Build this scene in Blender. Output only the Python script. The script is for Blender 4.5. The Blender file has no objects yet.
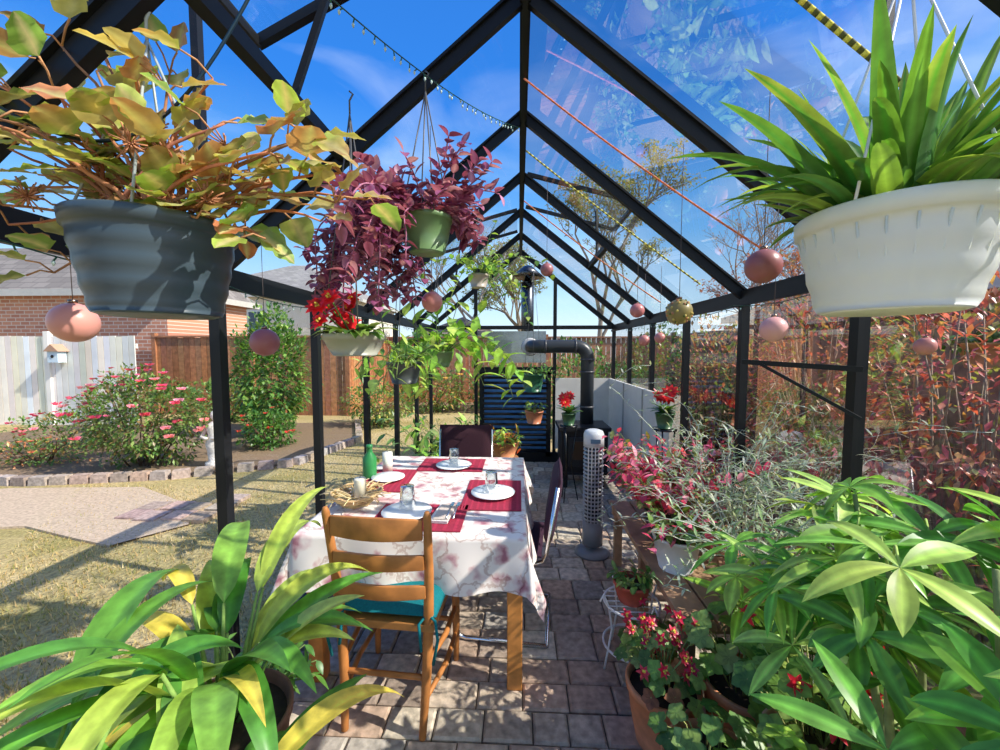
import bpy, math, random
from mathutils import Vector as V, Matrix, noise
R=random.Random(11)
pi=math.pi
def U(a,b): return R.uniform(a,b)
sc=bpy.context.scene
# ---------------------------------------------------------------- materials
def newmat(name):
    m=bpy.data.materials.new(name); m.use_nodes=True
    n=m.node_tree.nodes; l=m.node_tree.links; n.clear()
    o=n.new('ShaderNodeOutputMaterial'); return m,n,l,o
def vmat(name,rough=.6,trans=0.0,metal=0.0,nscale=30,namt=.35,bump=.0,spec=.4,coat=0):
    m,n,l,o=newmat(name)
    a=n.new('ShaderNodeAttribute'); a.attribute_name='Col'
    tc=n.new('ShaderNodeTexCoord'); ns=n.new('ShaderNodeTexNoise'); ns.inputs['Scale'].default_value=nscale; ns.inputs['Detail'].default_value=5
    l.new(tc.outputs['Object'],ns.inputs['Vector'])
    mr=n.new('ShaderNodeMapRange'); mr.inputs['From Min'].default_value=.3; mr.inputs['From Max'].default_value=.7
    mr.inputs['To Min'].default_value=1-namt; mr.inputs['To Max'].default_value=1+namt
    l.new(ns.outputs['Fac'],mr.inputs['Value'])
    mx=n.new('ShaderNodeVectorMath'); mx.operation='SCALE'
    l.new(a.outputs['Color'],mx.inputs[0]); l.new(mr.outputs['Result'],mx.inputs['Scale'])
    p=n.new('ShaderNodeBsdfPrincipled'); p.inputs['Roughness'].default_value=rough; p.inputs['Metallic'].default_value=metal
    p.inputs['Specular IOR Level'].default_value=spec; p.inputs['Coat Weight'].default_value=coat
    l.new(mx.outputs[0],p.inputs['Base Color'])
    if bump:
        b=n.new('ShaderNodeBump'); b.inputs['Strength'].default_value=bump; b.inputs['Distance'].default_value=.01
        l.new(ns.outputs['Fac'],b.inputs['Height']); l.new(b.outputs[0],p.inputs['Normal'])
    if trans:
        t=n.new('ShaderNodeBsdfTranslucent'); s2=n.new('ShaderNodeVectorMath'); s2.operation='MULTIPLY'
        s2.inputs[1].default_value=(1.4,1.3,.7); l.new(mx.outputs[0],s2.inputs[0]); l.new(s2.outputs[0],t.inputs['Color'])
        ms=n.new('ShaderNodeMixShader'); ms.inputs[0].default_value=trans
        l.new(p.outputs[0],ms.inputs[1]); l.new(t.outputs[0],ms.inputs[2]); l.new(ms.outputs[0],o.inputs[0])
    else: l.new(p.outputs[0],o.inputs[0])
    return m
LEAF=vmat('leaf_surface',.38,.36,nscale=25,namt=.3,spec=.5)
DULL=vmat('matte_surface',.85,nscale=40,namt=.25,bump=.3)
PLAS=vmat('plastic_surface',.35,nscale=8,namt=.06)
WOOD=vmat('wood_surface',.5,nscale=12,namt=.3)
METL=vmat('metal_surface',.25,metal=1,nscale=10,namt=.1)
FRAME=vmat('powder_coated_aluminium',.45,nscale=5,namt=.1,spec=.25)
TERRA=vmat('terracotta_surface',.8,nscale=14,namt=.25,bump=.2)
STONE=vmat('paver_stone',.85,nscale=28,namt=.35,bump=.5)
CLOTHM=vmat('fabric_surface',.9,nscale=120,namt=.15,bump=.1)
WPOT=vmat('translucent_plastic',.35,trans=.3,nscale=6,namt=.05)
SOIL=(.035,.022,.014)
def glassmat(name,base,k,tint=(.97,.985,.99)):
    m,n,l,o=newmat(name)
    t=n.new('ShaderNodeBsdfTransparent'); t.inputs[0].default_value=(*tint,1)
    g=n.new('ShaderNodeBsdfGlossy'); g.inputs['Roughness'].default_value=0.0
    lw=n.new('ShaderNodeFresnel'); lw.inputs[0].default_value=1.35
    mu=n.new('ShaderNodeMath'); mu.operation='MULTIPLY_ADD'; mu.inputs[1].default_value=k; mu.inputs[2].default_value=base
    mu.use_clamp=True
    l.new(lw.outputs[0],mu.inputs[0])
    ms=n.new('ShaderNodeMixShader'); l.new(mu.outputs[0],ms.inputs[0]); l.new(t.outputs[0],ms.inputs[1]); l.new(g.outputs[0],ms.inputs[2])
    l.new(ms.outputs[0],o.inputs[0]); return m
GLASS=glassmat('glazing',.012,.3)
DGLASS=glassmat('drinking_glass',.08,.7,tint=(.95,.97,.97))
# ---------------------------------------------------------------- mesh builder
class MB:
    def __init__(s): s.v=[];s.f=[];s.c=[];s.m=[];s.sm=[];s.mats=[];s.cur=0;s.M=None;s.smooth=True
    def mat(s,m,smooth=True):
        if m not in s.mats: s.mats.append(m)
        s.cur=s.mats.index(m); s.smooth=smooth; return s
    def add(s,vs,fs,col):
        o=len(s.v)
        if s.M is not None: vs=[s.M@V(p) for p in vs]
        s.v+=[tuple(p) for p in vs]
        if isinstance(col,list): s.c+=col
        else: s.c+=[col]*len(vs)
        for f in fs: s.f.append([i+o for i in f]); s.m.append(s.cur); s.sm.append(s.smooth)
    def box(s,c,sz,col,rot=None,taper=1):
        x,y,z=[a/2 for a in sz]; vs=[]
        for k in(-1,1):
            t=taper if k>0 else 1
            for a,b in((-1,-1),(1,-1),(1,1),(-1,1)): vs.append(V((a*x*t,b*y*t,k*z)))
        if rot is not None: vs=[rot@p for p in vs]
        vs=[p+V(c) for p in vs]
        sm=s.smooth; s.smooth=False
        s.add(vs,[(3,2,1,0),(4,5,6,7),(0,1,5,4),(1,2,6,5),(2,3,7,6),(3,0,4,7)],col); s.smooth=sm
    def beam(s,a,b,w,h,col,up=(0,0,1)):
        a=V(a);b=V(b);d=(b-a);L=d.length;d.normalize();u=V(up)
        r=d.cross(u)
        if r.length<1e-3: r=d.cross(V((0,1,0)))
        r.normalize();u=r.cross(d)
        rot=Matrix((r,d,u)).transposed()
        s.box((a+b)/2,(w,L,h),col,rot)
    def tube(s,path,r,col,n=7,cap=True):
        path=[V(p) for p in path]; N=len(path)
        if not isinstance(r,(list,tuple)): r=[r]*N
        vs=[];fs=[]
        d=(path[1]-path[0]).normalized(); a=d.cross(V((0,0,1)))
        if a.length<.05: a=d.cross(V((1,0,0)))
        a.normalize()
        for i,p in enumerate(path):
            if i==0:d=path[1]-path[0]
            elif i==N-1:d=path[-1]-path[-2]
            else:d=path[i+1]-path[i-1]
            d.normalize(); a=(a-d*a.dot(d))
            if a.length<1e-4: a=d.orthogonal()
            a.normalize(); b=d.cross(a)
            for k in range(n):
                t=2*pi*k/n; vs.append(p+(a*math.cos(t)+b*math.sin(t))*r[i])
        for i in range(N-1):
            for k in range(n): fs.append((i*n+k,i*n+(k+1)%n,(i+1)*n+(k+1)%n,(i+1)*n+k))
        if cap: fs.append(tuple(range(n-1,-1,-1))); fs.append(tuple((N-1)*n+k for k in range(n)))
        s.add(vs,fs,col)
    def lathe(s,prof,c,col,n=36,axis=None,caps=True):
        vs=[];fs=[];cl=[]
        for j,q in enumerate(prof):
            for k in range(n):
                t=2*pi*k/n; rr=q[0]
                vs.append(V((rr*math.cos(t),rr*math.sin(t),q[1])))
            cl+=[col[j] if isinstance(col,list) else col]*n
        for j in range(len(prof)-1):
            for k in range(n): fs.append((j*n+k,j*n+(k+1)%n,(j+1)*n+(k+1)%n,(j+1)*n+k))
        if caps:
            if prof[0][0]>1e-4: fs.append(tuple(range(n-1,-1,-1)))
            if prof[-1][0]>1e-4: fs.append(tuple((len(prof)-1)*n+k for k in range(n)))
        if axis is not None:
            q=V((0,0,1)).rotation_difference(V(axis)); vs=[q@p for p in vs]
        s.add([p+V(c) for p in vs],fs,cl)
    def sphere(s,c,r,col,n=20,sz=1):
        pr=[(max(1e-5,r*math.sin(pi*i/(n//2))),-r*sz*math.cos(pi*i/(n//2))) for i in range(n//2+1)]
        s.lathe(pr,c,col,n)
    def leaf(s,b,d,L,W,col,p=.8,q=1.,droop=.5,fold=.18,mid=None,seg=6,up=None,nc=1,tip=None,wave=0):
        d=V(d).normalized(); u=V(up) if up is not None else V((0,0,1))
        r=d.cross(u)
        if r.length<.15: r=d.cross(V((U(-1,1),U(-1,1),.2)))
        r.normalize(); pos=V(b); vs=[];cl=[]
        cols=[k/nc for k in range(-nc,nc+1)]; mid=mid or col; tip=tip or col
        for i in range(seg+1):
            t=i/seg; w=W/2*max(0.0,math.sin(pi*min(1,t**p)))**q
            nn=r.cross(d)
            for k,a in enumerate(cols):
                wv=wave*w*math.sin(i*2.1+(a>0)*1.5)*abs(a)
                vs.append(pos+r*(a*w)+nn*(fold*abs(a)*w+wv))
                if a==0: cl.append(mid)
                else:
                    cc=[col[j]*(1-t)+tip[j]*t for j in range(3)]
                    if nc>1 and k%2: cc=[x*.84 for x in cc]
                    cl.append(tuple(cc))
            pos=pos+d*(L/seg); d=(d+V((0,0,-droop/seg)))
            d.normalize(); r=(r-d*r.dot(d)).normalized()
        m=len(cols); fs=[]
        for i in range(seg):
            for k in range(m-1): fs.append((i*m+k,i*m+k+1,(i+1)*m+k+1,(i+1)*m+k))
        s.add(vs,fs,cl); return pos
    def out(s,name,bevel=0):
        me=bpy.data.meshes.new(name)
        xs=[p[0] for p in s.v];ys=[p[1] for p in s.v];zs=[p[2] for p in s.v]
        o=V(((min(xs)+max(xs))/2,(min(ys)+max(ys))/2,min(zs)))
        me.from_pydata([(p[0]-o.x,p[1]-o.y,p[2]-o.z) for p in s.v],[],s.f)
        for m in s.mats: me.materials.append(m)
        me.polygons.foreach_set('material_index',s.m); me.polygons.foreach_set('use_smooth',s.sm)
        at=me.attributes.new('Col','FLOAT_COLOR','POINT')
        fl=[]
        for c in s.c: fl+= [c[0],c[1],c[2],1.0]
        at.data.foreach_set('color',fl)
        me.update()
        ob=bpy.data.objects.new(name,me); ob.location=o; sc.collection.objects.link(ob)
        if bevel:
            b=ob.modifiers.new('bevel','BEVEL'); b.width=bevel; b.segments=2; b.limit_method='ANGLE'; b.angle_limit=math.radians(50)
        return ob
def jit(c,a=.2):
    k=U(1-a,1+a); return (c[0]*k*U(.9,1.1),c[1]*k,c[2]*k*U(.85,1.15))
def pick(cs,a=.2): return jit(R.choice(cs),a)
def rdir(zmin=-1,zmax=1):
    z=U(zmin,zmax); t=U(0,2*pi); k=math.sqrt(max(0,1-z*z)); return V((k*math.cos(t),k*math.sin(t),z))
def arc(b,d,L,droop,n=7,wob=0.0):
    d=V(d).normalized(); p=V(b); out=[p.copy()]
    for i in range(n-1):
        p=p+d*(L/(n-1)); out.append(p.copy())
        d=(d+V((U(-wob,wob),U(-wob,wob),-droop/(n-1)+U(-wob,wob)))).normalized()
    return out,d
def pot(mb,c,rt,rb,h,col,mat=TERRA,rim=.02,n=36,ribs=0,flut=0):
    mb.mat(mat); pr=[(.001,0),(rb*.9,0),(rb,.004)]
    k=max(2,ribs*4)
    for i in range(k+1):
        t=i/k; pr.append((rb+(rt-rb)*t**.8+(.0016*math.sin(i*pi/2) if ribs else 0),.004+(h-rim*1.3-.004)*t))
    pr+=[(rt+rim*.25,h-rim*1.25),(rt+rim*.35,h-.004),(rt+rim*.2,h),(rt-.004,h),(rt-.008,h-.02),(rt*.93,h-.034)]
    mb.lathe(pr,c,col,n,caps=False)
    for i in range(flut):
        t=2*pi*i/flut; c0=V(c); a=V((math.cos(t),math.sin(t),0))
        mb.tube([c0+a*rb+V((0,0,.01)),c0+a*(rb+(rt-rb)*.45+.001)+V((0,0,h*.42)),c0+a*rt+V((0,0,h-rim*1.5))],.0022,col,5)
    mb.mat(DULL); mb.lathe([(rt*.95,h-.031),(rt*.5,h-.022),(.001,h-.018)],c,SOIL,n,caps=False)
# ---------------------------------------------------------------- greenhouse
XL,XR,XC=-1.2,1.26,0.02; ZE,ZR=1.85,2.85
YS=[0.78+0.77*(i-1) for i in range(0,8)]
YF=YS[-1]
BLK=(.010,.011,.013)
def roofz(x):
    return ZR-(ZR-ZE)*(XC-x)/(XC-XL) if x<XC else ZR-(ZR-ZE)*(x-XC)/(XR-XC)
mb=MB().mat(FRAME,False)
for i,y in enumerate(YS):
    for x in(XL,XR):
        mb.beam((x,y,0),(x,y,ZE),.042,.042,BLK,up=(0,1,0))
        mb.beam((x,y,ZE),(XC,y,ZR),.026,.055,BLK)
        mb.beam((x,y,ZE+.03),(XC,y,ZR+.03),.05,.01,BLK)
for x in(XL,XR):
    s=1 if x>0 else -1
    mb.box((x,(YS[0]+YF)/2,ZE),(.05,YF-YS[0],.06),BLK)
    mb.box((x-s*.03,(YS[0]+YF)/2,ZE-.045),(.02,YF-YS[0],.025),BLK)
    mb.box((x,(YS[0]+YF)/2,.08),(.045,YF-YS[0],.16),BLK)
mb.box((XC,(YS[0]+YF)/2,ZR),(.04,YF-YS[0],.08),BLK)
mb.box((XC,(YS[0]+YF)/2,ZR-.05),(.02,YF-YS[0],.03),BLK)
mb.box(((XL+XR)/2,YF,ZE),(XR-XL,.05,.05),BLK); mb.box(((XL+XR)/2,YF,.08),(XR-XL,.05,.16),BLK)
for x in(-.58,.48): mb.beam((x,YF,0),(x,YF,roofz(x)),.045,.045,BLK,up=(0,1,0))
mb.box((-.05,YF,1.3),(1.06,.04,.04),BLK)
mb.beam((XL-.05,YS[2]+.02,1.8),(XL-.05,YS[2]+.02,3.5),.03,.03,BLK,up=(0,1,0))
mb.beam((XR+.05,YS[2]+.02,1.8),(XR+.05,YS[2]+.02,3.5),.03,.03,BLK,up=(0,1,0))
def vent(side,p0,p1,y0,y1,ang,L=.85,ya=None,t=.72):
    xm=-.67 if side<0 else .66
    mb.beam((xm,p0,roofz(xm)),(xm,p1,roofz(xm)),.035,.04,BLK)
    hx=XC+side*.04; hz=ZR+.03
    ex=hx+side*L*math.cos(ang); ez=hz-L*math.sin(ang)
    for y in(y0,y1): mb.beam((hx,y,hz),(ex,y,ez),.025,.028,BLK)
    mb.beam((ex,y0,ez),(ex,y1,ez),.03,.028,BLK)
    ya=ya or (y0+y1)/2
    mb.beam((xm,ya,roofz(xm)),(hx+(ex-hx)*t,ya+.02,hz+(ez-hz)*t),.018,.018,BLK)
    return (hx,hz,ex,ez,y0,y1)
v1=vent(-1,YS[1],YS[2],.70,1.26,math.radians(26),.88,1.2,.68); v2=vent(1,YS[4],YS[5],YS[4]+.04,YS[5]-.04,math.radians(15)); v3=vent(-1,YS[5],YS[6],YS[5]+.04,YS[6]-.04,math.radians(15))
mb.beam((XR-.02,1.5,1.48),(.95,1.75,1.5),.015,.02,BLK); mb.beam((XR-.02,1.5,1.3),(1.0,1.7,1.49),.012,.012,BLK)
g=mb; g.mat(GLASS,False)
for i in range(len(YS)-1):
    y0,y1=YS[i]+.02,YS[i+1]-.02
    for x,s in((XL,-1),(XR,1)):
        g.add([(x,y0,.16),(x,y1,.16),(x,y1,ZE-.03),(x,y0,ZE-.03)],[(0,1,2,3)],(1,1,1))
        xm=-.67 if s<0 else .66
        half=(s<0 and i in(1,5)) or (s>0 and i==4)
        xt=xm if half else XC+s*.02
        g.add([(x,y0,ZE+.03),(x,y1,ZE+.03),(xt,y1,roofz(xt)+.03),(xt,y0,roofz(xt)+.03)],[(0,1,2,3)],(1,1,1))
for q in(v1,v2,v3):
    g.add([(q[0],q[4],q[1]),(q[0],q[5],q[1]),(q[2],q[5],q[3]),(q[2],q[4],q[3])],[(0,1,2,3)],(1,1,1))
g.add([(XL,YF,.16),(-.58,YF,.16),(-.58,YF,roofz(-.58)),(XL,YF,ZE)],[(0,1,2,3)],(1,1,1))
g.add([(.48,YF,.16),(XR,YF,.16),(XR,YF,ZE),(.48,YF,roofz(.48))],[(0,1,2,3)],(1,1,1))
g.add([(-.58,YF,1.3),(.48,YF,1.3),(.48,YF,roofz(.48)),(XC,YF,ZR),(-.58,YF,roofz(-.58))],[(0,1,2,3,4)],(1,1,1))
g.out('greenhouse')
# ---------------------------------------------------------------- floor
mb=MB().mat(STONE,False)
PC=[(.42,.34,.26),(.46,.37,.28),(.35,.31,.265),(.51,.44,.34),(.41,.37,.32),(.42,.30,.22),(.54,.47,.37),(.36,.28,.22)]
y=-.3; row=0
while y<YF-.02:
    h=R.choice([.145,.145,.2]); x=-1.17+ (0 if row%2 else -.07)
    while x<1.22:
        w=R.choice([.145,.2,.2,.23]); x1=min(x+w,1.235); x0=max(x,-1.17)
        if x1-x0>.03:
            z=.03+U(-.002,.003); k_=U(.85,1.12); c=tuple(q*k_ for q in R.choice(PC)); e=.008; b=.012
            a=[(x0+.003,y+.003,0),(x1-.003,y+.003,0),(x1-.003,y+h-.003,0),(x0+.003,y+h-.003,0)]
            vs=[(p[0],p[1],-.0) for p in a]+[(p[0],p[1],z-e) for p in a]
            vs+=[(x0+b,y+b,z),(x1-b,y+b,z),(x1-b,y+h-b,z),(x0+b,y+h-b,z)]
            fs=[(8,9,10,11)]
            for k in range(4):
                k2=(k+1)%4; fs+=[(k,k2,4+k2,4+k),(4+k,4+k2,8+k2,8+k)]
            mb.add(vs,fs,c)
        x+=w
    y+=h; row+=1
mb.add([(-1.18,-.3,.013),(1.24,-.3,.013),(1.24,YF,.013),(-1.18,YF,.013)],[(0,1,2,3)],(.16,.13,.09))
mb.out('floor')
def groundmat():
    m,n,l,o=newmat('lawn_ground'); p=n.new('ShaderNodeBsdfPrincipled'); p.inputs['Roughness'].default_value=.95
    tc=n.new('ShaderNodeTexCoord'); a=n.new('ShaderNodeTexNoise'); a.inputs['Scale'].default_value=.9; a.inputs['Detail'].default_value=8; a.inputs['Roughness'].default_value=.65
    b=n.new('ShaderNodeTexNoise'); b.inputs['Scale'].default_value=35; b.inputs['Detail'].default_value=6
    l.new(tc.outputs['Object'],a.inputs['Vector']); l.new(tc.outputs['Object'],b.inputs['Vector'])
    r=n.new('ShaderNodeValToRGB'); r.color_ramp.elements[0].position=.34; r.color_ramp.elements[0].color=(.32,.27,.09,1)
    r.color_ramp.elements[1].position=.58; r.color_ramp.elements[1].color=(.55,.42,.22,1)
    l.new(a.outputs['Fac'],r.inputs[0])
    mx=n.new('ShaderNodeMix'); mx.data_type='RGBA'; mx.blend_type='MULTIPLY'; mx.inputs['Factor'].default_value=.8
    r2=n.new('ShaderNodeValToRGB'); r2.color_ramp.elements[0].color=(.5,.47,.4,1); r2.color_ramp.elements[0].position=.3; r2.color_ramp.elements[1].color=(1.2,1.2,1.1,1); r2.color_ramp.elements[1].position=.65
    l.new(b.outputs['Fac'],r2.inputs[0]); l.new(r.outputs[0],mx.inputs['A']); l.new(r2.outputs[0],mx.inputs['B'])
    l.new(mx.outputs['Result'],p.inputs['Base Color'])
    bp=n.new('ShaderNodeBump'); bp.inputs['Strength'].default_value=.8; bp.inputs['Distance'].default_value=.03; l.new(b.outputs['Fac'],bp.inputs['Height']); l.new(bp.outputs[0],p.inputs['Normal'])
    l.new(p.outputs[0],o.inputs[0]); return m
mb=MB().mat(groundmat(),False); mb.add([(-60,-20,0),(60,-20,0),(60,80,0),(-60,80,0)],[(0,1,2,3)],(1,1,1)); mb.out('lawn')
mb=MB().mat(LEAF,False)
for i in range(22000):
    y=1+8*R.random()**1.5; x=-1.3-U(0,1)*(.5+y*.75)
    if y>4.3 and x<-3: continue
    d=V((U(-.6,.6),U(-.6,.6),1)).normalized(); h=U(.02,.05); r=V((U(-1,1),U(-1,1),0)).normalized()*.004
    b=V((x,y,0)); c=pick([(.60,.46,.23),(.5,.38,.17),(.30,.30,.09),(.66,.52,.3),(.56,.42,.2)],.2)
    mb.add([b-r,b+r,b+d*h],[(0,1,2)],c)
mb.out('grass_blades')
mb=MB().mat(DULL,False)
pts=[(-9,3.2),(-5.6,4.1),(-4.2,4.2),(-3.3,3.75),(-2.9,3.3)]; pts2=[(-9,2.2),(-5.4,3.0),(-4.3,3.2),(-3.6,3.0),(-3.2,2.9)]
vs=[(a,b,.02) for a,b in pts]+[(a,b,.02) for a,b in pts2]+[(a,b,0) for a,b in pts]+[(a,b,0) for a,b in pts2]
mb.add(vs,[(i,i+1,6+i,5+i) for i in range(4)]+[(5+i,6+i,16+i,15+i) for i in range(4)]+[(i+1,i,10+i,11+i) for i in range(4)],(.50,.38,.27)); mb.out('garden_path')
def bed(poly,z=.03,name='flower_bed',col=(.22,.15,.09)):
    m=MB().mat(DULL,False); k=len(poly); m.add([(a,b,z) for a,b in poly]+[(a,b,0) for a,b in poly],[tuple(range(k))]+[(i,(i+1)%k,k+(i+1)%k,k+i) for i in range(k)],col); m.out(name)
bed([(-9.5,4.4),(-5.6,4.3),(-4.2,4.6),(-3.0,5.2),(-2.7,6.6),(-3.4,8.2),(-9.5,7.6)])
bed([(1.4,-1),(3.3,-1),(3.3,11),(1.4,11)])
bed([(-3.8,10),(3,9.3),(3,11.5),(-3.8,11.5)])
mb=MB().mat(STONE,False)
pp=[(-7,4.3),(-5.6,4.25),(-4.2,4.55),(-3.0,5.15),(-2.7,6.6),(-3.4,8.2)]
for i in range(5):
    a=V((*pp[i],0));b=V((*pp[i+1],0)); n_=int((b-a).length/.2)
    for k in range(n_):
        p=a.lerp(b,(k+.5)/n_); mb.box((p.x,p.y,.05),(.18,.11,.1),pick([(.45,.37,.31),(.38,.29,.24)]),Matrix.Rotation(math.atan2(b.y-a.y,b.x-a.x)+U(-.1,.1),3,'Z'),.9)
for i in range(9):
    mb.box((-2.9-.22*(i%4)+U(-.02,.02),3.45+.22*(i//4)+U(-.02,.02),.02),(.2,.2,.035),pick([(.45,.33,.26),(.4,.26,.2)]))
mb.out('stone_edging')
# ---------------------------------------------------------------- fences and houses
def fence(name,a,b,h,cols,bw=.14,cap=True,mt=None):
    m=MB().mat(mt or WOOD,False); a=V((*a,0));b=V((*b,0)); d=(b-a); L=d.length; ang=math.atan2(d.y,d.x); n_=int(L/bw); rot=Matrix.Rotation(ang,3,'Z')
    for i in range(n_):
        p=a.lerp(b,(i+.5)/n_); hh=h+U(-.01,.01)
        m.box((p.x,p.y,hh/2),(bw*.93,.02,hh),pick(cols,.15),rot)
    c=(a+b)/2
    for z in(.3,h*.55,h-.2):
        off=rot@V((0,.04,0)); m.box((c.x+off.x,c.y+off.y,z),(L,.04,.09),cols[0],rot)
    if cap: m.box((c.x,c.y,h+.02),(L,.12,.04),cols[0],rot)
    for i in range(int(L/2.4)+1):
        p=a.lerp(b,min(1,i*2.4/L)); m.box((p.x,p.y,h/2+.05),(.1,.1,h+.1),cols[0],rot)
    m.out(name)
BR=[(.40,.17,.08),(.33,.14,.07),(.46,.21,.10)]
WF=vmat('whitewashed_board',.8,nscale=3,namt=.08)
fence('white_fence',(-12,7.75),(-7.75,7.75),1.83,[(.88,.84,.77),(.92,.89,.83),(.80,.76,.69)],.13,False,WF)
fence('wooden_fence',(-8.7,9.2),(-4.0,9.2),1.85,BR)
fence('wooden_fence',(-4.0,9.2),(-4.0,11.7),1.85,BR)
fence('wooden_fence',(-4.0,11.7),(3.5,11.7),1.9,BR)
fence('wooden_fence',(3.5,11.7),(3.5,-1.5),1.85,[(.3,.15,.1),(.36,.19,.13)])
def brickmat():
    m,n,l,o=newmat('brick_masonry'); p=n.new('ShaderNodeBsdfPrincipled'); p.inputs['Roughness'].default_value=.9
    tc=n.new('ShaderNodeTexCoord'); mp=n.new('ShaderNodeMapping'); mp.inputs['Rotation'].default_value=(pi/2,0,0)
    b=n.new('ShaderNodeTexBrick'); b.inputs['Color1'].default_value=(.62,.28,.17,1); b.inputs['Color2'].default_value=(.48,.20,.13,1); b.inputs['Mortar'].default_value=(.66,.55,.46,1)
    b.inputs['Scale'].default_value=1; b.inputs['Brick Width'].default_value=.24; b.inputs['Row Height'].default_value=.09; b.inputs['Mortar Size'].default_value=.01
    l.new(tc.outputs['Object'],mp.inputs[0]); l.new(mp.outputs[0],b.inputs['Vector']); l.new(b.outputs['Color'],p.inputs['Base Color']); l.new(p.outputs[0],o.inputs[0]); return m
BRICK=brickmat()
def shingle(name,c):
    m,n,l,o=newmat(name); p=n.new('ShaderNodeBsdfPrincipled'); p.inputs['Roughness'].default_value=.9
    tc=n.new('ShaderNodeTexCoord'); b=n.new('ShaderNodeTexBrick'); b.inputs['Color1'].default_value=(*c,1); b.inputs['Color2'].default_value=(c[0]*.7,c[1]*.7,c[2]*.7,1); b.inputs['Mortar'].default_value=(c[0]*.5,c[1]*.5,c[2]*.5,1)
    b.inputs['Scale'].default_value=1; b.inputs['Brick Width'].default_value=.35; b.inputs['Row Height'].default_value=.18; b.inputs['Mortar Size'].default_value=.01
    l.new(tc.outputs['Object'],b.inputs['Vector']); l.new(b.outputs['Color'],p.inputs['Base Color']); l.new(p.outputs[0],o.inputs[0]); return m
def house(x0,x1,y0,y1,ze,zr,wall,wc,roofc,win=(),e=.35):
    m=MB().mat(wall,False); m.box(((x0+x1)/2,(y0+y1)/2,ze/2),(x1-x0,y1-y0,ze),wc)
    m.mat(shingle('roof_shingles',roofc),False); k=min(x1-x0,y1-y0)/2
    a=[(x0-e,y0-e,ze),(x1+e,y0-e,ze),(x1+e,y1+e,ze),(x0-e,y1+e,ze)]
    if x1-x0>y1-y0: rr=[(x0+k*.9,(y0+y1)/2,zr),(x1-k*.9,(y0+y1)/2,zr)]; fs=[(0,1,5,4),(1,2,5),(2,3,4,5),(3,0,4)]
    else: rr=[((x0+x1)/2,y0+k*.9,zr),((x0+x1)/2,y1-k*.9,zr)]; fs=[(0,1,4),(1,2,5,4),(2,3,5),(3,0,4,5)]
    m.add(a+rr,fs+[(3,2,1,0)],(1,1,1))
    m.mat(PLAS,False)
    for p,q in((0,1),(1,2),(2,3),(3,0)): m.beam(V(a[p])-V((0,0,.08)),V(a[q])-V((0,0,.08)),.03,.16,(.5,.48,.44))
    for (wx,wz,ww,wh) in win:
        m.box((wx,y0-.02,wz),(ww,.06,wh),(.75,.73,.7)); m.box((wx,y0-.04,wz),(ww-.12,.06,wh-.12),(.05,.08,.12))
        m.box((wx,y0-.06,wz),(.04,.06,wh-.1),(.75,.73,.7))
    m.out('house')
house(-17,-8.5,9.35,12.2,3.0,4.4,BRICK,(1,1,1),(.26,.23,.21),[],.25)
house(-17.5,-8.8,19.5,28,4.3,6.6,DULL,(.72,.66,.56),(.34,.32,.30),[(-13,2.9,1,1.2)])
house(-6,-1.3,24,30,2.4,3.7,DULL,(.6,.55,.48),(.28,.22,.18))
house(6.4,14,2,12,2.5,4.1,BRICK,(1,1,1),(.3,.2,.15))
# ---------------------------------------------------------------- bushes & trees
def bush(name,c,rad,n_,ls,cols,flow=None,nf=0,stems=14,z0=0.0,lw=.5,scol=(.12,.07,.04),hollow=.35,fr=.5):
    m=MB().mat(DULL); c=V(c)
    for i in range(stems):
        e=c+V((U(-1,1)*rad[0]*.8,U(-1,1)*rad[1]*.8,U(-.2,.9)*rad[2])); b=V((c.x+U(-.2,.2)*rad[0],c.y+U(-.2,.2)*rad[1],z0))
        mid=(b+e)/2+V((U(-.1,.1),U(-.1,.1),U(0,.1)))*rad[0]; m.tube([b,mid,e],[.012,.008,.003],scol,5)
    m.mat(LEAF)
    for i in range(n_):
        d=rdir(); k=U(hollow,1)**.5
        f=1+.5*noise.noise(d*2.6+c)
        p=c+V((d.x*rad[0],d.y*rad[1],d.z*rad[2]))*k*f
        if p.z<z0+.02: p.z=z0+U(.02,.2)
        m.leaf(p,(d+rdir()*.9),ls*U(.6,1.3),ls*lw*U(.8,1.2),pick(cols,.3),seg=2,droop=.4)
    if flow:
        for i in range(nf):
            d=rdir(-.3,1); d.y=-abs(d.y)*U(.3,1); p=c+V((d.x*rad[0],d.y*rad[1],d.z*rad[2]))*(1.08+.3*noise.noise(d*2.2+c))
            fc=pick(flow,.15)
            for k in range(8):
                t=k*pi/4; m.leaf(p,V((math.cos(t),math.sin(t),.5)),ls*fr*1.3,ls*fr,fc,seg=2,up=d,droop=0)
    m.out(name)
G1=[(.13,.25,.05),(.19,.32,.07),(.08,.18,.035),(.27,.37,.10)]
G2=[(.06,.17,.035),(.10,.23,.045),(.15,.30,.06)]
PKF=[(.85,.16,.32),(.9,.35,.45),(.8,.1,.2)]
bush('rose_bush',(-4.9,5.0,.66),(.78,.6,.58),5200,.07,G1+[(.28,.2,.08)],PKF,44,fr=.7)
bush('rose_bush',(-6.9,5.8,.30),(.8,.6,.35),1500,.07,G1+[(.4,.26,.1)],PKF,16,fr=.6)
bush('flowering_shrub',(-6.5,5.0,.15),(.7,.35,.2),800,.06,G1+[(.6,.4,.1),(.5,.2,.08)],[(.85,.3,.15)],12)
bush('rose_bush',(-7.4,7.1,.6),(.6,.35,.6),900,.08,G1+[(.4,.26,.1)],PKF,24,fr=.6)
bush('evergreen_shrub',(-4.45,7.0,1.1),(.65,.6,1.05),4600,.11,G2+[(.26,.42,.08)],None)
bush('evergreen_shrub',(-3.95,6.1,.3),(.4,.4,.32),1100,.08,G2,[(.75,.1,.08)],10)
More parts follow.
